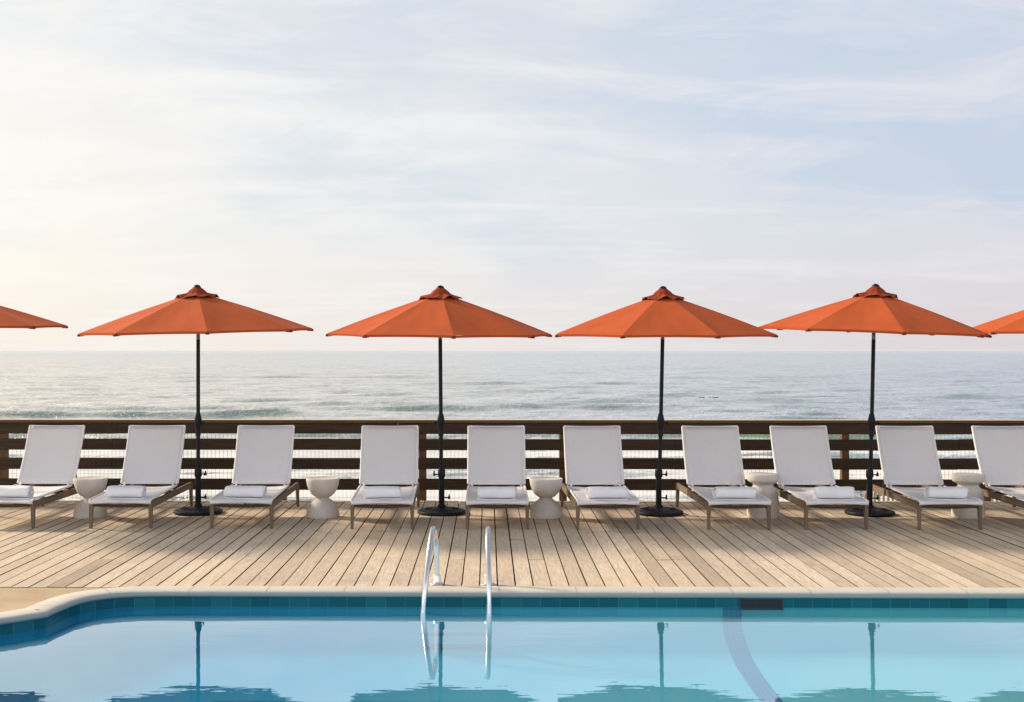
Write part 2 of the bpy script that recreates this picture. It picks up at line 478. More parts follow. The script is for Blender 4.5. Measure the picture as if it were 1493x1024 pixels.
# keep the sheet inside the basin by clipping it to the outline
bmw = bmesh.new()
vsw = [bmw.verts.new((p[0] + n.x * .004, p[1] + n.y * .004, WZ)) for p, n in zip(OUT, NRM)]
fw = bmw.faces.new(vsw); bmesh.ops.triangulate(bmw, faces=[fw]); bmesh.ops.recalc_face_normals(bmw, faces=bmw.faces[:])
for f in bmw.faces:
    if f.normal.z < 0: f.normal_flip()
mew = D.meshes.new('pool_water'); bmw.to_mesh(mew); bmw.free(); mew.materials.append(M_WATER)
wo = D.objects.new('pool_water', mew); C.objects.link(wo)
tag(wo, 'still turquoise pool water mirroring the sky and umbrellas', kind='structure')

# terrace of beige concrete round the pool, with the pool cut out
DY0 = 10.262
bmt = bmesh.new()
inner = [bmt.verts.new((p[0] + n.x * .19, p[1] + n.y * .19, -.004)) for p, n in zip(OUT, NRM)]
outer = [bmt.verts.new(p) for p in ((-40, -40, -.004), (40, -40, -.004), (40, DY0 + .1, -.004), (-40, DY0 + .1, -.004))]
ed = [bmt.edges.new((inner[i], inner[(i + 1) % NO])) for i in range(NO)] + [bmt.edges.new((outer[i], outer[(i + 1) % 4])) for i in range(4)]
bmesh.ops.triangle_fill(bmt, use_beauty=True, edges=ed)
for f in bmt.faces:
    f.normal_update()
    if f.normal.z < 0: f.normal_flip()
met = D.meshes.new('terrace'); bmt.to_mesh(met); bmt.free(); met.materials.append(M_CONC)
to = D.objects.new('terrace', met); C.objects.link(to)
tag(to, 'beige concrete paving at the pool edge', kind='structure')

# ------------------------------------------------------------------ timber deck
PITCH, GAP = .1445, .0080
YB = 16.14
b = MB()
i0 = int(-13 / PITCH)
for i in range(i0, int(13 / PITCH) + 1):
    cx = i * PITCH + .008
    hw = (PITCH - GAP) / 2 + random.uniform(-.0012, .0010)
    cuts = [DY0 + random.uniform(-.012, .008) - (.05 if cx < -2.4 else 0)]
    if random.random() < .5: cuts.append(random.choice((11.6, 12.8, 14.0, 15.2)) + random.uniform(-.01, .01))
    cuts.append(YB + random.uniform(-.01, .01))
    for y0, y1 in zip(cuts[:-1], cuts[1:]):
        y0 += .003; y1 -= .003
        dz = random.uniform(-.0015, .0020)
        tilt = random.uniform(-.0012, .0012)
        jx = random.uniform(-.001, .001)
        c = .0014
        pr = [(-hw, -.03), (-hw, -c), (-hw + c, 0), (hw - c, 0), (hw, -c), (hw, -.03)]
        vs = [(cx + jx + x, y, z + dz + tilt * x / hw) for y in (y0, y1) for x, z in pr]
        fs = [(k, k + 1, k + 7, k + 6) for k in range(5)] + [(5, 4, 3, 2, 1, 0), (6, 7, 8, 9, 10, 11)]
        rv_ = random.random()
        b.add(vs, [fs[2]], rv_); b.add(vs, [fs[0], fs[1], fs[3], fs[4], fs[5], fs[6]], -.8)     # edge faces coloured dark so the gaps read as shaded lines
        ky = DY0 + .25
        while ky < y1:                                    # screw heads over every joist
            if ky > y0 + .02:
                for sx in (-.045, .045):
                    ox, oy = cx + jx + sx + random.uniform(-.004, .004), ky + random.uniform(-.006, .006)
                    b.add([(ox + .0045 * math.cos(a * math.pi / 3), oy + .0045 * math.sin(a * math.pi / 3), dz + tilt * sx / hw + .0012) for a in range(6)], [(0, 1, 2, 3, 4, 5)], -1.0)
            ky += .4
tag(b.build('deck', M_DECK, attr=True), 'weathered timber deck boards running from the pool to the railing', kind='structure')
b = MB()
for y in [DY0 + .25 + .4 * k for k in range(15)]: b.box((0, y, -.11), (26, .045, .15))
b.box((0, DY0 + .11, -.08), (26, .012, .09)); b.box((0, 13.2, -.26), (26, 5.7, .02))
tag(b.build('deck_joists', M_RAIL), 'dark joists under the deck boards', kind='structure')

# ------------------------------------------------------------------ fence
FY = 16.13
fence = tag(empty('deck_fence', (0, FY, 0)), 'dark brown wooden railing with horizontal boards and wire mesh along the deck edge', 'fence')
def fpart(mb, name, mat, **kw):
    o = mb.build(name, mat, fence, **kw); return o
b = MB()
x = -12.0
for L in (4.9, 4.8, 5.0, 4.7, 4.9): 
    b.box((x + L / 2, .03, 1.003), (L - .004, .19, .036), None, .004); x += L
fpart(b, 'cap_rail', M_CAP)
for zc in (.914, .709, .468, .205):
    b = MB(); x = -12.2 + random.uniform(0, .8)
    while x < 12:
        L = 3.55
        b.box((x + L / 2, .0, zc + random.uniform(-.003, .003)), (L - .004, .038, .140 if zc < .9 else .138), None, .004); x += L
    fpart(b, 'board', M_RAIL)
px = .952
xs = [px + 1.775 * k for k in range(-7, 7)]
for q in xs:
    b = MB(); b.box((q, .068, .33), (.092, .092, 1.30), None, .005)
    fpart(b, 'post', M_POST)
b = MB()
w = .0026
for k in range(int(24 / .0508)):
    b.box((-12 + k * .0508, .125, .49), (w, w, .98))
for k in range(10):
    b.box((0, .125 + w, .02 + k * .1016), (24, w, w))
fpart(b, 'wire_mesh', M_WIRE, fix=False)

# ------------------------------------------------------------------ sun loungers
def make_lounger(first):
    W = .67
    root = empty('sun_lounger', (0, 0, 0))
    for s in (-1, 1):
        x = s * (W / 2 - .019)
        MB().bar((x, -.005, .252), (x, 1.93, .262), .030, .072, .005).build('side_rail', M_TEAK, root)
        MB().taper((x, .012, .285), (x + s * .004, .0, 0.0), (.044, .052), (.030, .032), .005).build('leg', M_TEAKV, root)
        MB().taper((x, 1.905, .285), (x + s * .004, 1.93, 0.0), (.044, .052), (.030, .032), .005).build('leg', M_TEAKV, root)
    # apron bowed downward at its middle
    b = MB(); n = 14
    rows = []
    for i in range(n + 1):
        u = -1 + 2 * i / n; x = u * (W / 2 - .042)
        top, bot = .272 - .016 * (1 - u * u), .236 - .012 * (1 - u * u)
        rows.append([(x, -.018, top), (x, -.018, bot), (x, .012, bot), (x, .012, top), (x, -.018, top)])
    b.grid(rows); b.build('front_rail', M_APRON, root)
    MB().box((0, 1.90, .262), (W - .10, .028, .06), None, .004).build('rear_rail', M_APRON, root)
    MB().box((0, 1.14, .262), (W - .10, .03, .04), None, .004).build('cross_rail', M_APRON, root)
    # sling seat
    def sling(path, w, sag, n=12):
        rows = []
        m = len(path)
        for i, (y, z, k) in enumerate(path):
            a, c = path[max(i - 1, 0)], path[min(i + 1, m - 1)]
            t = Vector((c[0] - a[0], c[1] - a[1])).normalized(); nn = Vector((-t.y, t.x))
            r = []
            for j in range(n + 1):
                u = -1 + 2 * j / n
                s = sag * k * (1 - u * u)
                r.append((u * w / 2, y - nn.x * s, z - nn.y * s))
            rows.append(r)
        return MB().grid(rows)
    seatp = [(-.030, .262, .8), (-.043, .272, .8), (-.047, .284, .85), (-.040, .296, .9), (-.022, .304, .95), (.02, .309, 1), (.15, .314, 1), (.35, .319, 1), (.6, .325, 1), (.85, .331, 1), (1.08, .338, 1), (1.135, .339, 1)]
    seat = sling(seatp, W - .012, .020).build('seat', M_SLING, root, True, .010)
    for s in (-1, 1):
        MB().tube([(s * (W / 2 - .012), y, z) for y, z, k in seatp[3:]], .0125, 10).build('seat_tube', M_WFRAME, seat, True)
    # reclined back
    bp = []
    for i in range(13):
        t = i / 12
        y = 1.185 + .365 * t + .018 * math.sin(math.pi * t)
        z = .358 + .640 * t - .010 * math.sin(math.pi * t)
        bp.append((y, z, .55 + .45 * math.sin(math.pi * min(1, .15 + t * .75))))
    back = sling(bp, W - .018, .018).build('backrest', M_SLING, root, True, .010)
    b = MB()
    for s in (-1, 1):
        b.tube([(s * (W / 2 - .010), y + .002, z) for y, z, k in bp], .0135, 10)
    for i in (0, 12):
        y, z, k = bp[i]
        b.tube([((-1 + 2 * j / 10) * (W / 2 - .010), y + .006 + .012 * (1 - (-1 + 2 * j / 10) ** 2), z - (.007 if i else 0) * (1 - (-1 + 2 * j / 10) ** 2)) for j in range(11)], .012, 10)
    b.build('back_frame', M_WFRAME, back, True)
    for s in (-1, 1):
        MB().bar((s * (W / 2 - .055), 1.125, .330), (s * (W / 2 - .055), 1.195, .372), .020, .022, .003).build('hinge', M_WFRAME, root)
    b = MB(); b.tube([(-.2, 1.435, .70), (-.2, 1.72, .27), (.2, 1.72, .27), (.2, 1.435, .70)], .011, 8)
    b.build('prop', M_GREYMETAL, root, True)
    return root

LOUNGERS = [(-5.161, -1.9, 'white sling sun lounger cut off by the left edge of the photo'),
            (-3.906, .4, 'white sling sun lounger between the leftmost hourglass table and the leftmost full umbrella'),
            (-2.618, .2, 'white sling sun lounger right beside the leftmost umbrella base, left of the middle hourglass table'),
            (-1.118, 1.2, 'white sling sun lounger left of the umbrella pole that stands behind the pool ladder'),
            (.102, 0, 'white sling sun lounger facing straight on behind the right ladder rail'),
            (1.272, 1.6, 'white sling sun lounger just right of the hourglass table near the picture middle'),
            (2.657, 1.4, 'white sling sun lounger between an umbrella base and the left mushroom shaped table'),
            (3.688, 1.0, 'white sling sun lounger between the left mushroom shaped table and the rightmost umbrella base'),
            (4.883, -.9, 'white sling sun lounger in front of the right mushroom shaped table, nearly whole in view'),
            (6.03, 0, 'white sling sun lounger cut off by the right edge of the photo')]
TOWELS = ['rolled white towel on the lounger cut by the left photo edge',
          'rolled white towel on the lounger beside the leftmost hourglass table',
          'rolled white towel on the lounger right of the leftmost full umbrella base',
          'rolled white towel on the lounger left of the ladder, next to an hourglass table',
          'rolled white towel on the straight-on lounger behind the pool ladder',
          'rolled white towel on the lounger right of the middle hourglass table near photo centre',
          'rolled white towel on the lounger left of the left mushroom shaped table',
          'rolled white towel on the lounger right of the left mushroom shaped table',
          'rolled white towel on the lounger in front of the right mushroom shaped table',
          'rolled white towel on the lounger cut by the right photo edge']
proto = make_lounger(True)
LY = 13.585
lobs = []
for i, (x, rot, lab) in enumerate(LOUNGERS):
    o = proto if i == 0 else copy_tree(proto)
    o.location = (x, LY + [0.0, .0, .01, -.02, -.03, -.03, -.02, .0, .0, .0][i], 0)
    o.rotation_euler = (0, 0, R(rot))
    tag(o, lab, 'sun lounger', 'sun loungers in a row along the railing')
    lobs.append(o)

def make_towel(seed):
    rnd = random.Random(seed)
    # a roll: spiral cross-section swept along x
    turns, n, nx = 2.6, 84, 16
    rows = []
    L = .42 + rnd.uniform(-.02, .02)
    ph = rnd.uniform(0, 6)
    for j in range(nx + 1):
        u = -1 + 2 * j / nx
        end = 1 - .10 * max(0, abs(u) - .8) / .2 
        r = []
        for i in range(n + 1):
            t = i / n
            th = -1.9 + 2 * math.pi * turns * t
            rad = (1 - .80 * t)
            cy, cz = math.cos(th), math.sin(th)
            p = 2.5
            k = (abs(cy) ** p + abs(cz) ** p) ** (-1 / p)
            wob = 1 + .025 * math.sin(3 * th + ph + 2.5 * u) + .018 * math.sin(5.3 * u + ph * 2 + th)
            lop = 1 + .03 * math.sin(1.7 * u + ph)
            xx = u * L / 2 + .010 * math.sin(th * 1.3 + ph) * abs(u) ** 3 - (.012 * t * abs(u) ** 4 * (1 if u > 0 else -1))
            r.append((xx, 0.110 * rad * k * cy * end * wob, .075 + .070 * rad * k * cz * end * wob * lop))
        rows.append(r)
    b = MB(); b.grid(rows)
    o = b.build('rolled_towel', M_TOWEL, None, True, .011, fix=False)
    o.data.shade_smooth()
    return o
offs = [.14, .155, .16, .15, .14, .15, .15, .14, .165, .15]
for i, (lo, lab) in enumerate(zip(lobs, TOWELS)):
    t = make_towel(i)
    rz = R(LOUNGERS[i][1] + random.uniform(-2.5, 2.5))
    dx = [.03, .012, .01, -.01, .0, .01, -.012, .02, .02, 0][i]
    t.location = (lo.location.x + dx - offs[i] * math.sin(R(LOUNGERS[i][1])), lo.location.y + offs[i], .298)
    t.rotation_euler = (R(.8), 0, rz)
    tag(t, lab, 'towel', 'rolled towels on the loungers')

# ------------------------------------------------------------------ side tables
HG = [(.0, 0), (.183, 0), (.188, .006), (.188, .03), (.184, .065), (.172, .105), (.150, .145), (.120, .178), (.090, .200), (.072, .212), (.070, .220), (.078, .228),
      (.105, .243), (.130, .266), (.152, .298), (.168, .335), (.180, .375), (.187, .415), (.189, .438), (.186, .443), (.172, .444), (.166, .441), (0, .440)]
MR = [(.0, 0), (.176, 0), (.181, .006), (.181, .05), (.178, .14), (.172, .22), (.164, .275), (.148, .315), (.126, .342), (.113, .358), (.113, .370), (.126, .383),
      (.150, .396), (.170, .408), (.178, .422), (.180, .470), (.177, .486), (.170, .490), (0, .490)]
for (x, y, lab) in ((-4.515, 14.50, 'pale stone hourglass side table half hidden behind the leftmost full lounger'),
                    (-1.874, 14.53, 'pale stone hourglass side table standing fully in view left of the pool ladder'),
                    (.662, 14.53, 'pale stone hourglass side table right of the pool ladder, between two loungers')):
    t = tag(MB().lathe(HG, 56).build('hourglass_table', M_STONE, None, True), lab, 'side table', 'hourglass side tables between the loungers')
    t.location = (x, y, .002); t.rotation_euler = (0, 0, random.uniform(0, 6))
for (x, y, lab) in ((3.134, 14.60, 'pale stone mushroom shaped side table left of the rightmost umbrella'),
                    (5.456, 14.60, 'pale stone mushroom shaped side table right of the rightmost umbrella')):
    t = tag(MB().lathe(MR, 56).build('mushroom_table', M_STONE, None, True), lab, 'side table', 'mushroom shaped side tables between the loungers')
    t.location = (x, y, .002); t.rotation_euler = (0, 0, random.uniform(0, 6))

# ------------------------------------------------------------------ umbrellas
def make_umbrella(x, y, Rc, rot, top, tiltx, lean, knob, label, zrim=2.10):
    root = tag(empty('patio_umbrella', (x, y, 0.002)), label, 'umbrella', 'orange patio umbrellas along the deck')
    bs = MB().lathe([(0, 0), (.262, 0), (.280, .008), (.284, .022), (.278, .036), (.255, .046), (.236, .044), (.225, .050), (.12, .066), (.075, .072), (.048, .08), (.046, .10), (0, .10)], 48).build('base', M_BASE, root, True)
    b = MB()
    for k in range(24):
        t = 2 * math.pi * k / 24
        b.box((.165 * math.cos(t), .165 * math.sin(t), .0605), (.07, .012, .008), Matrix.Rotation(t, 3, 'Z') @ Matrix.Rotation(R(8.5), 3, 'Y'), .002)
    b.build('rib_pattern', M_BASE, bs)
    st = MB().lathe([(0, .095), (.034, .095), (.033, .42), (.041, .425), (.043, .44), (.043, .50), (.036, .515), (0, .515)], 24).build('stem', M_POLE, root, True)
    for (kz, s) in ((.455, knob), (.185, -knob if knob < 0 else knob)):
        b = MB(); b.tube([(s * .03, 0, kz), (s * .085, -.01, kz)], .008, 8)
        b.tube([(s * .075, -.01, kz), (s * .098, -.012, kz)], .019, 10)
        b.box((s * .088, -.012, kz + .022), (.014, .012, .036), None, .003)
        b.build('knob', M_POLE, st, True)
    # the pole leans a little
    def P(z): return (lean * z / 2.5, 0, z)
    MB().tube([P(.50), P(1.5), P(2.02)], .0225, 16).build('pole', M_POLE, root, True)
    MB().tube([P(2.02), P(2.085)], .0215, 16).build('tilt_joint', M_GREYMETAL, root, True)
    MB().tube([P(2.085), P(2.585)], .0205, 16).build('upper_pole', M_POLE, root, True)
    pc = P(1.03)
    cr = MB().lathe([(0, -.13), (.028, -.13), (.030, -.125), (.030, -.10), (.026, -.085), (.030, -.045), (.040, .0), (.043, .04), (.040, .075), (.030, .115), (.027, .13), (0, .13)], 20, pc).build('crank_housing', M_POLE, root, True)
    b = MB(); b.tube([(pc[0] + knob * .03, -.02, 1.06), (pc[0] + knob * .075, -.03, 1.06)], .006, 8)
    b.tube([(pc[0] + knob * .072, -.03, 1.065), (pc[0] + knob * .072, -.045, 1.03)], .009, 8)
    b.build('crank_handle', M_POLE, cr, True)
    # canopy group, tilted about the top joint
    T = Matrix.Translation(Vector((lean * .86, 0, zrim))) @ Matrix.Rotation(R(tiltx), 4, 'Y') @ Matrix.Rotation(R(1.5), 4, 'X')
    def W(p): return tuple(T @ Vector(p))
    zt = top - zrim - .10              # top of main panels above the rim
    rt = .055
    n = 8
    ang = [math.pi * 2 * k / n + R(rot) - math.pi / 2 for k in range(n)]
    rows = []
    m, q = 14, 14
    vs, fs = [], []
    sg = [.012 + .026 * random.Random(int(rot * 10) + 31 * kk).random() for kk in range(n)]
    def ridge(k, t):
        r = rt + (Rc - rt) * t
        return Vector((r * math.cos(ang[k]), r * math.sin(ang[k]), zt * (1 - t) + .012 * math.sin(math.pi * t)))
    for k in range(n):
        base = len(vs)
        for i in range(m + 1):
            t = i / m
            a, c = ridge(k, t), ridge((k + 1) % n, t)
            for j in range(q + 1):
                u = j / q
                s = 4 * u * (1 - u)
                p = a.lerp(c, u)
                p.z -= sg[k] * s * math.sin(math.pi * min(1, t * .8 + .1)) * t if j not in (0, q) else 0
                if i == m:                                  # hem pulled in between the corners
                    d = Vector((p.x, p.y, 0)).normalized()
                    p -= d * .012 * s
                    p.z += .006 * s
                p.z += (.0030 * math.sin(9 * u + 5 * t + k * 1.7 + rot) + .0022 * math.sin(23 * u - 7 * t + k * 2.3)) * t * (1 if j not in (0, q) else 0)
                vs.append(W(p))
        for i in range(m):
            for j in range(q):
                e = base + i * (q + 1) + j
                fs.append((e, e + 1, e + q + 2, e + q + 1))
    b = MB(); b.add(vs, fs)
    can = b.build('canopy', M_CANOPY, root, False, 0)
    bm = bmesh.new(); bm.from_mesh(can.data); bmesh.ops.remove_doubles(bm, verts=bm.verts[:], dist=.0008); bmesh.ops.recalc_face_normals(bm, faces=bm.faces[:])
    bm.to_mesh(can.data); bm.free()
    can.data.shade_smooth(); can.data.set_sharp_from_angle(angle=R(9))
    # hanging hem strip
    hem = MB()
    for k in range(n):
        r = []
        for j in range(q + 1):
            u = j / q; s = 4 * u * (1 - u)
            p = ridge(k, 1).lerp(ridge((k + 1) % n, 1), u)
            d = Vector((p.x, p.y, 0)).normalized()
            p -= d * .012 * s; p.z += .006 * s
            r.append((W(p - d * .001), W(p - d * .004 - Vector((0, 0, .026)))))
        hem.grid([[a[0] for a in r], [a[1] for a in r]])
    hem.build('hem', M_CANOPY, can, True)
    # vent flap: skirt with lifted, wavy edge
    vs, fs = [], []
    mm, qq = 10, 96
    r0, r1 = .028, .258
    rv = random.Random(int(rot * 10) + 5)
    ph = rv.uniform(0, 6)
    for i in range(mm + 1):
        t = i / mm
        for j in range(qq):
            th = 2 * math.pi * j / qq
            loc = (((th - ang[0]) / (2 * math.pi / n)) % 1.0)
            s = 4 * loc * (1 - loc)
            cosf = math.cos(math.pi / n) / math.cos((loc - .5) * 2 * math.pi / n)
            r = (r0 + (r1 - r0) * t) * (cosf if t > .3 else 1)
            zz = zt * (1 - (r0 + (r1 - r0) * t - rt) / (Rc - rt)) + .050 * max(0, 1 - t / .42) ** .8 + .016
            zz += t * t * (.034 * s - .016) + .010 * t * math.sin(5 * th + ph) + .007 * t * math.sin(11 * th + 2 * ph)
            vs.append(W((r * math.cos(th), r * math.sin(th), zz + .006)))
    for i in range(mm):
        for j in range(qq):
            j2 = (j + 1) % qq
            fs.append((i * qq + j, i * qq + j2, (i + 1) * qq + j2, (i + 1) * qq + j))
    b = MB(); b.add(vs, fs)
    b.build('vent_flap', M_VENT, can, True, .004)
    # finial
    zf = zt + .072
    fp = MB().lathe([(0, -.012), (.040, -.012), (.044, -.004), (.044, .006), (.037, .018), (.024, .026), (.011, .031), (0, .033)], 20)
    fp.v = [W((v[0], v[1], v[2] + zf)) for v in fp.v]
    fp.build('finial', M_POLE, root, True)
    hb = MB().lathe([(0, -.05), (.034, -.05), (.038, -.04), (.038, .0), (0, .0)], 16)
    hb.v = [W((v[0], v[1], v[2] + zt - .02)) for v in hb.v]
    hb.build('hub', M_POLE, root, True)
    rn = MB().lathe([(0, -.04), (.03, -.04), (.036, -.02), (.036, .02), (0, .02)], 16)
    rn.v = [W((v[0], v[1], v[2] + .12)) for v in rn.v]
    rn.build('runner', M_POLE, root, True)
    for k in range(n):
        a = Vector((.03 * math.cos(ang[k]), .03 * math.sin(ang[k]), zt - .035))
        e = ridge(k, 1) - Vector((0, 0, .014))
        mid = a.lerp(e, .52)
        rb = MB().tube([W(a), W(a.lerp(e, .5) + Vector((0, 0, -.006))), W(e)], .0085, 8).build('rib', M_POLE, root, True)
        MB().tube([W((.034 * math.cos(ang[k]), .034 * math.sin(ang[k]), .12)), W(mid - Vector((0, 0, .012)))], .0065, 6).build('strut', M_POLE, rb, True)
        d = Vector((math.cos(ang[k]), math.sin(ang[k]), 0))
        p0 = ridge(k, 1) - d * .060 - Vector((0, 0, .017)); p1 = ridge(k, 1) + d * .012 - Vector((0, 0, .022))
        MB().bar(W(p0), W(p1), .044, .026, .008).build('corner_pocket', M_POCKET, root)
    return root
UY = 14.86
make_umbrella(-6.29, UY, 1.32, 20, 2.66, 0, 0, 1, 'orange patio umbrella with only its right tip showing at the left photo edge', 2.18)
make_umbrella(-3.369, UY, 1.335, 16.8, 2.655, -1.2, 0, 1, 'orange patio umbrella second from left, above the loungers by the leftmost full base', 2.12)
make_umbrella(-.534, UY, 1.31, 8.4, 2.645, .3, -.02, -1, 'orange patio umbrella whose pole stands behind the left rail of the pool ladder', 2.085)
make_umbrella(1.983, UY, 1.325, 18.4, 2.635, 0, .055, 1, 'orange patio umbrella third among the four whole canopies, right of the ladder', 2.085)
make_umbrella(4.419, UY, 1.318, -3.2, 2.66, 2.0, .055, 1, 'orange patio umbrella rightmost of the four whole canopies, tilted down to the right', 2.12)
make_umbrella(6.90, UY, 1.33, 20, 2.66, 0, 0, 1, 'orange patio umbrella cut off by the right photo edge, only its left tip showing', 2.115)

# ------------------------------------------------------------------ pool ladder
lad = tag(empty('pool_ladder', (0, 0, 0)), 'shiny steel pool ladder with two curved handrails rising from the water', 'pool ladder')
for (xf, xt, xb) in ((-.411, -.437, -.494), (.004, .002, .012)):
    pts = [(xf, 10.372, 0.0), (xf - .002, 10.368, .2), (xf - .006, 10.36, .36), (xf - .012, 10.33, .44), (xf - .020, 10.27, .488), (xt, 10.19, .500), (xt - .005, 10.10, .475), (xt - .012, 10.01, .405),
           (xt - .022, 9.93, .30), (xt - .034, 9.865, .17), (xt - .044, 9.825, .05), (xb, 9.805, -.10), (xb + .004, 9.80, -.30), (xb + .010, 9.80, -.43), (xb + .022, 9.80, -.466)] if xf < -.2 else \
          [(xf, 10.372, 0.0), (xf, 10.368, .2), (xf, 10.36, .36), (xf, 10.33, .44), (xf, 10.27, .488), (xt, 10.19, .500), (xt, 10.10, .475), (xt + .001, 10.01, .405),
           (xt + .003, 9.93, .30), (xt + .006, 9.865, .17), (xt + .008, 9.825, .05), (xb, 9.805, -.10), (xb, 9.80, -.30), (xb, 9.80, -.43), (xb - .004, 9.80, -.466)]
    sm = catmull([(a, b_, c * .945 if c > 0 else c) for a, b_, c in pts], 6)
    h = MB().tube(sm, .0208, 20).build('handrail', M_STEEL, lad, True)
    MB().lathe([(0, 0), (.058, 0), (.060, .004), (.055, .010), (.034, .014), (.030, .020), (.0295, .022), (.0295, .072), (.027, .076), (0, .076)], 28, (xf, 10.372, .002)).build('flange', M_STEELD, h, True)
for z in (-.275, -.365):
    b = MB(); b.box((-.241, 9.792, z), (.49, .055, .018), None, .005)
    b.build('rung', M_RUNG, lad)

# skimmer mouth in the tile band
sk = tag(empty('pool_skimmer', (2.143, WY, -.08)), 'dark rectangular skimmer opening in the teal waterline tiles', 'skimmer')
b = MB()
b.box((0, -.004, .032), (.345, .008, .010)); b.box((-.168, -.004, -.015), (.010, .008, .084)); b.box((.168, -.004, -.015), (.010, .008, .084))
b.build('frame', M_SKIM, sk)
MB().box((0, -.0015, -.015), (.326, .003, .084)).build('opening', M_DARK, sk)  # flat dark plate stands in for the shaded recess
MB().box((.045, -.005, -.005), (.225, .004, .045), None, .001).build('weir_flap', M_DARK, sk)

# ------------------------------------------------------------------ stair railing beyond the fence
sr = tag(empty('stair_railing', (5.0, 17.7, -.9)), 'sunlit pale picket railing of a stairway just beyond the deck railing', 'railing', None)
for k in range(34):
    x = .02 + .062 * k
    zt = .80 + .20 * (x / 1.3)
    MB().box((x, 0, zt - .45), (.030, .03, .9), None, .003).build('baluster', M_BALU, sr)
MB().bar((-.1, 0, .28), (2.2, 0, .28 + .35), .04, .07, .004).build('lower_rail', M_BALU, sr)

# ------------------------------------------------------------------ sea and shore
SEA = -7.0
rng = np.random.default_rng(11)
rows = [44.0]
while rows[-1] < 42000:
    d = rows[-1]
    rows.append(d * (1.0075 if d < 900 else (1.02 if d < 4000 else 1.12)))
ys = np.array(rows); NX = 420
u = np.linspace(-1, 1, NX)
Y, U = np.meshgrid(ys, u, indexing='ij')
X = U * (Y * .85 + 55) + 2.0
Z = np.zeros_like(X)
dyr = np.gradient(ys)[:, None] * np.ones_like(X)
for k in range(110):
    lam = 2.2 * (40 / 2.2) ** rng.random()
    th = rng.normal(0, .42)
    kx, ky = math.sin(th) * 2 * math.pi / lam, -math.cos(th) * 2 * math.pi / lam
    amp = .0085 * lam ** .50
    fade = np.clip((lam / dyr - 2.2) / 2.5, 0, 1) * np.clip((2600 - Y) / 1800, 0, 1)
    ph = rng.random() * 6.28
    w = np.sin(kx * X + ky * Y + ph)
    Z += amp * fade * (w + .25 * (w * w - .5))
def smooth_noise(X, Y, sx, sy, seed, n=14):
    r = np.random.default_rng(seed); o = np.zeros_like(X)
    for i in range(n):
        a = r.random() * 6.28; s = .5 + 1.6 * r.random()
        o += np.sin(X / sx * s * math.cos(a) * 3 + Y / sy * s * math.sin(a) * 3 + r.random() * 6.28)
    return o / math.sqrt(n)
foam = np.zeros_like(X); green = np.zeros_like(X)
# swell crests and breakers: centre distance, height, width, x range, tilt
for (yc, hgt, wd, x0, x1, sl, fm) in ((186, .75, 2.6, -160, 30, .12, .1), (205, .65, 3.0, -30, 34, -.02, .1), (222, .5, 3.4, -120, -28, .03, .0), (262, .6, 4.5, 8, 70, .03, .0), (172, .55, 2.4, -80, -18, .16, .15),
                                   (330, .6, 6, -30, 60, -.02, 0), (410, .6, 7, -140, 120, .02, 0), (240, .45, 4, 40, 120, .05, 0),
                                   (153, .5, 2.2, 20, 90, .05, .0), (134, .95, 2.4, 22, 48, .02, .35), (128, .55, 1.8, -60, 10, .02, .8), (112, .5, 1.6, -90, 80, .01, .9), (98, .45, 1.5, -90, 80, -.01, 1.0), (86, .4, 1.4, -90, 80, .01, 1.0)):
    cy = yc + sl * (X - (x0 + x1) / 2) + 2.2 * smooth_noise(X, Y * 0, 60, 60, int(yc)) 
    env = 1 / (1 + np.exp(-(X - x0) / 5)) / (1 + np.exp((X - x1) / 5)) * (.75 + .3 * smooth_noise(X, Y * 0, 30, 30, int(yc) + 7)).clip(.1, 1.4)
    dd = Y - cy
    shape = np.where(dd < 0, np.exp(-(dd / (wd * .55)) ** 2), np.exp(-(dd / (wd * 1.5)) ** 2))
    Z += hgt * shape * env
    if fm: foam += fm * env * np.exp(-((dd + wd * .9) / (wd * 1.3)) ** 2)
    if yc == 134: green = np.maximum(green, env * np.exp(-((dd + 1.2) / 3.4) ** 2))
near = np.clip((132 - Y) / 34, 0, 1)
foam += near * (.55 + .22 * smooth_noise(X, Y, 26, 5, 3)) 
foam += .22 * np.clip((200 - Y) / 90, 0, 1) * smooth_noise(X, Y, 40, 6, 9)
foam = foam * (1 - .9 * green)
me = D.meshes.new('ocean')
NR = len(ys)
co = np.stack([X, Y, Z + SEA], -1).reshape(-1, 3)
idx = np.arange(NR * NX).reshape(NR, NX)
quads = np.stack([idx[:-1, :-1], idx[:-1, 1:], idx[1:, 1:], idx[1:, :-1]], -1).reshape(-1, 4)
me.vertices.add(len(co)); me.vertices.foreach_set('co', co.ravel())
me.loops.add(quads.size); me.loops.foreach_set('vertex_index', quads.ravel())
me.polygons.add(len(quads)); me.polygons.foreach_set('loop_start', np.arange(len(quads)) * 4)
try: me.polygons.foreach_set('loop_total', np.full(len(quads), 4))
except Exception: pass
me.update(calc_edges=True); me.validate()
for nm, ar in (('foam', foam), ('green', green)):
    at = me.attributes.new(nm, 'FLOAT', 'POINT'); at.data.foreach_set('value', ar.ravel().astype(np.float32))
me.shade_smooth(); me.materials.append(M_OCEAN)
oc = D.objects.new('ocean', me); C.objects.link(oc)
tag(oc, 'calm grey blue ocean with low swell and white shore foam', kind='structure')
b = MB(); b.grid([[(xx, yy, zz) for xx in (-400, -100, 0, 100, 400)] for yy, zz in ((10.6, -3.2), (20, -4.2), (40, -6.3), (62, -7.3), (90, -9.5))])
tag(b.build('beach', M_SAND), 'sand below the deck', kind='structure')
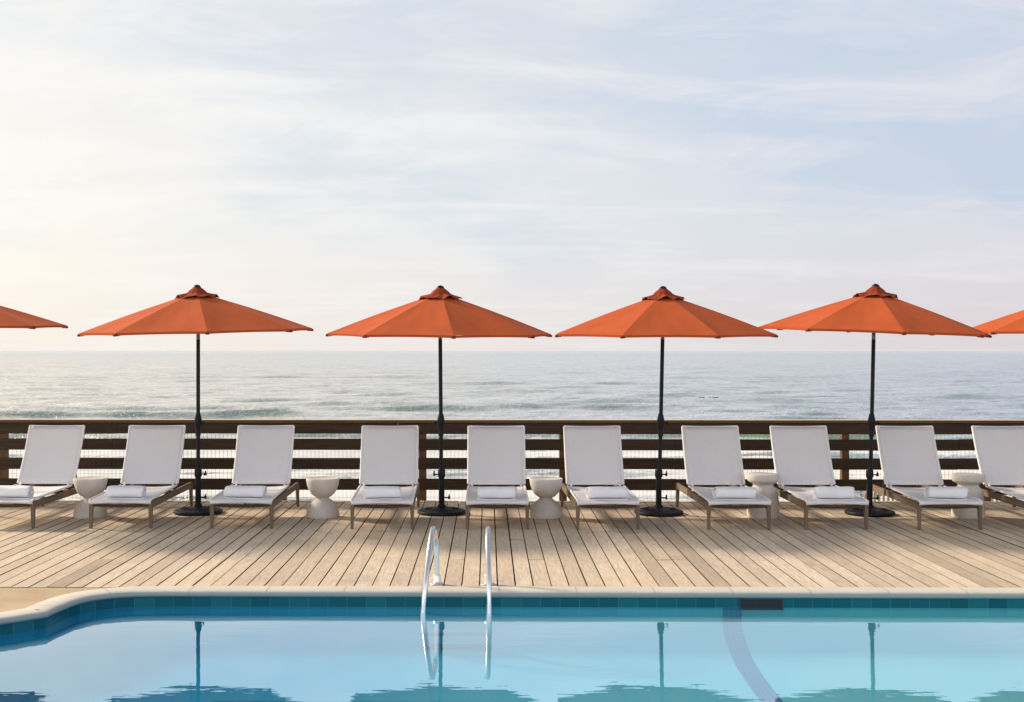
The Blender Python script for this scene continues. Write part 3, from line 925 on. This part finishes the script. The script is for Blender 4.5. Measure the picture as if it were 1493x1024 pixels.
# dark birds afloat
for k, (dx, dy, s) in enumerate(((-1.5, 0, 1.0), (-.85, .5, 1.15), (.3, .2, .8), (1.0, 0, 1.1), (1.55, .3, 1.2))):
    b = MB()
    b.lathe([(0, -.12), (.06, -.10), (.12, -.04), (.14, .03), (.11, .09), (.05, .13), (0, .14)], 12, (0, 0, 0), 2.4, 1.0)
    b.tube([(.22, 0, .08), (.30, 0, .20), (.33, 0, .27)], .05, 8, .035)
    b.lathe([(0, -.05), (.045, -.02), (.05, .01), (.03, .045), (0, .05)], 10, (.36, 0, .29), 1.4, 1.0)
    b.tube([(.40, 0, .285), (.50, 0, .275)], .018, 6, .006)
    b.tube([(-.28, 0, .05), (-.44, 0, .10)], .06, 8, .02)
    o = tag(b.build('seabird', M_BIRD, None, True), 'tiny dark bird floating in a loose line on the sea to the right of centre', 'bird', 'dark birds afloat beyond the railing')
    o.location = (40.1 + dx, 233 + dy, SEA + .22); o.scale = (.7 * s, .7 * s, .6 * s); o.rotation_euler = (0, 0, R(random.choice((0, 180)) + random.uniform(-25, 25)))

# ------------------------------------------------------------------ light
AZ, EL = 27.0, 28.0       # sun to the left and a little behind the sea line
sd = Vector((-math.cos(R(AZ)) * math.cos(R(EL)), math.sin(R(AZ)) * math.cos(R(EL)), math.sin(R(EL))))
sl = D.lights.new('sun', 'SUN'); sl.energy = 5.4; sl.angle = R(8.0); sl.color = (1.0, .87, .70)
so = D.objects.new('sun', sl); C.objects.link(so); so.rotation_euler = (-sd).to_track_quat('-Z', 'Y').to_euler(); so.location = (-20, 20, 20)

w = D.worlds.new('World'); S.world = w; w.use_nodes = True
class WM(Mat):
    def __init__(self): self.nt = w.node_tree; self.nt.nodes.clear(); self.out = self.n('ShaderNodeOutputWorld')
q = WM()
sky = q.n('ShaderNodeTexSky'); sky.sky_type = 'NISHITA'; sky.sun_disc = False
sky.sun_elevation = R(EL); sky.sun_rotation = R(-(90 - AZ)); sky.air_density = 1.0; sky.dust_density = 2.5; sky.ozone_density = 1.0
dr = q.coord('Generated')
sep = q.n('ShaderNodeSeparateXYZ'); q.l(dr, sep.inputs[0])
dx, dy, dz = sep.outputs
yy = q.math('MAXIMUM', dy, .18)
uu = q.math('DIVIDE', dx, yy); vv = q.math('DIVIDE', dz, yy)
# cirrus layer: coordinates along the sky plane
dv = q.math('ADD', q.math('MAXIMUM', dz, 0.0), .10)
cb = q.n('ShaderNodeCombineXYZ'); q.l(q.math('DIVIDE', dx, dv), cb.inputs[0]); q.l(q.math('DIVIDE', dy, dv), cb.inputs[1])
P = cb.outputs[0]
cu = q.n('ShaderNodeCombineXYZ'); q.l(uu, cu.inputs[0]); q.l(vv, cu.inputs[1])
Q = cu.outputs[0]
soft = q.noise(q.mapping(P, (1, .55, 1), (0, 0, R(-18)), (3.1, 1.7, 0)), .55, 6, .52, .8)
streak = q.noise(q.mapping(P, (.55, 1.5, 1), (0, 0, R(14)), (1.3, 8.2, 0)), .9, 7, .58, 1.0)
wisps = q.noise(q.mapping(Q, (1, 3.6, 1), (0, 0, R(-13)), (7.3, 2.2, 0)), 5.5, 8, .64, 1.3)
mid = q.noise(q.mapping(Q, (1, 2.0, 1), (0, 0, R(-14)), (2.6, 5.2, 0)), 2.6, 6, .55, .9)
gx = q.math('MULTIPLY_ADD', uu, 1.2, .46, clamp=True)         # 0 at the left of the view, 1 at the right
def lin(c): return tuple(((x / 255 + .055) / 1.055) ** 2.4 if x > 10 else x / 255 / 12.92 for x in c)
hor = q.ramp(gx, [(0, lin((249, 240, 231))), (.4, lin((241, 233, 229))), (.7, lin((229, 222, 223))), (1, lin((224, 214, 217)))])
midc = q.ramp(gx, [(0, lin((248, 243, 234))), (.4, lin((232, 234, 236))), (.7, lin((219, 223, 231))), (1, lin((218, 219, 228)))])
topc = q.ramp(gx, [(0, lin((234, 234, 234))), (.4, lin((218, 222, 229))), (.7, lin((204, 215, 229))), (1, lin((206, 214, 228)))])
e1 = q.ramp(vv, [(0.0, 0.0), (.10, 1.0)]); e2 = q.ramp(vv, [(.10, 0.0), (.27, 1.0)])
cl = q.mix(e1, hor, midc); cl = q.mix(e2, cl, topc)
# bluer gaps between the cloud
hole = q.ramp(q.math('MULTIPLY', q.math('ADD', soft, q.math('MULTIPLY_ADD', mid, .9, -.45)), 1.0), [(.40, 1.0), (.57, 0.0)])
hv = q.ramp(vv, [(.03, 0.0), (.12, 1.0)])
cl = q.mix(q.math('MULTIPLY', q.math('MULTIPLY', hole, hv), .62), cl, q.ramp(gx, [(0, lin((222, 229, 234))), (.45, lin((203, 215, 230))), (1, lin((184, 203, 226)))]))
# brighter veils
veil = q.ramp(q.math('ADD', q.math('MULTIPLY', streak, .55), q.math('MULTIPLY', wisps, .45)), [(.48, 0.0), (.68, 1.0)])
cl = q.mix(q.math('MULTIPLY', veil, .9), cl, q.ramp(gx, [(0, lin((252, 248, 242))), (.5, lin((243, 241, 241))), (1, lin((229, 227, 234)))]))
# a long bright band sweeping down from upper left to the middle right
band = q.math('SUBTRACT', vv, q.math('ADD', q.math('MULTIPLY_ADD', uu, -.13, .168), q.math('MULTIPLY_ADD', mid, .10, -.05)))
bandf = q.ramp(q.math('ABSOLUTE', band), [(0.0, 1.0), (.040, 0.0)])
bx = q.ramp(q.math('MULTIPLY_ADD', uu, 1.2, .5), [(.02, 1.0), (.45, .75), (.78, 0.0)])
bandf = q.math('MULTIPLY', q.math('MULTIPLY', bandf, bx), q.math('MULTIPLY_ADD', wisps, 1.1, .05, clamp=True))
cl = q.mix(q.math('MULTIPLY', bandf, .85), cl, lin((249, 246, 241)))
# sky a little dimmer to the sides than ahead or behind
fr = q.ramp(q.math('MULTIPLY_ADD', dy, .5, .5), [(.12, 1.0), (.6, .9), (.8, 1.0)])
cl = q.mix(1.0, cl, fr, 'MULTIPLY')
# fill glow added in thin cloud round the unseen sun, and a dimmer zenith
dt = q.n('ShaderNodeVectorMath'); dt.operation = 'DOT_PRODUCT'; q.l(dr, dt.inputs[0]); dt.inputs[1].default_value = tuple(sd)
gl = q.math('POWER', q.math('MAXIMUM', dt.outputs['Value'], 0.0), 10.0)
zen = q.ramp(dz, [(.30, 0.0), (.70, 1.0)])
amt = q.math('ADD', q.math('MULTIPLY_ADD', gl, 9.0, 10.8), q.math('MULTIPLY', zen, -3.8))
lowback = q.math('MULTIPLY', q.ramp(q.math('MULTIPLY', dy, -1.0), [(.1, 0.0), (.6, 1.0)]), q.ramp(dz, [(.2, 1.0), (.55, 0.0)]))
amt = q.math('ADD', amt, q.math('MULTIPLY', lowback, 11.0))   # fill brightness added low behind the camera for the backrests
gcol = q.mix(q.math('MULTIPLY', gl, 1.0, clamp=True), cl, lin((255, 238, 214)))
vm = q.n('ShaderNodeVectorMath'); vm.operation = 'SCALE'; q.l(gcol, vm.inputs[0]); q.l(amt, vm.inputs['Scale'])
fin = q.mix(.90, sky.outputs[0], vm.outputs[0])
bg = q.n('ShaderNodeBackground'); q.l(fin, bg.inputs[0]); bg.inputs[1].default_value = .10
q.l(bg.outputs[0], q.out.inputs['Surface'])

# ------------------------------------------------------------------ camera and output
cam = D.cameras.new('camera'); co_ = D.objects.new('camera', cam); C.objects.link(co_)
cam.sensor_width = 36; cam.lens = 45.0; cam.shift_x = .0388; cam.shift_y = -.0010
cam.clip_start = .1; cam.clip_end = 90000
co_.location = (0, 0, 1.9); co_.rotation_euler = (R(90), 0, .012)
S.camera = co_
S.view_settings.view_transform = 'Standard'; S.view_settings.look = 'None'; S.view_settings.exposure = 0; S.view_settings.gamma = 1
S.cycles.max_bounces = 8; S.cycles.transparent_max_bounces = 16
S.cycles.caustics_reflective = False; S.cycles.caustics_refractive = False
S.cycles.use_denoising = True
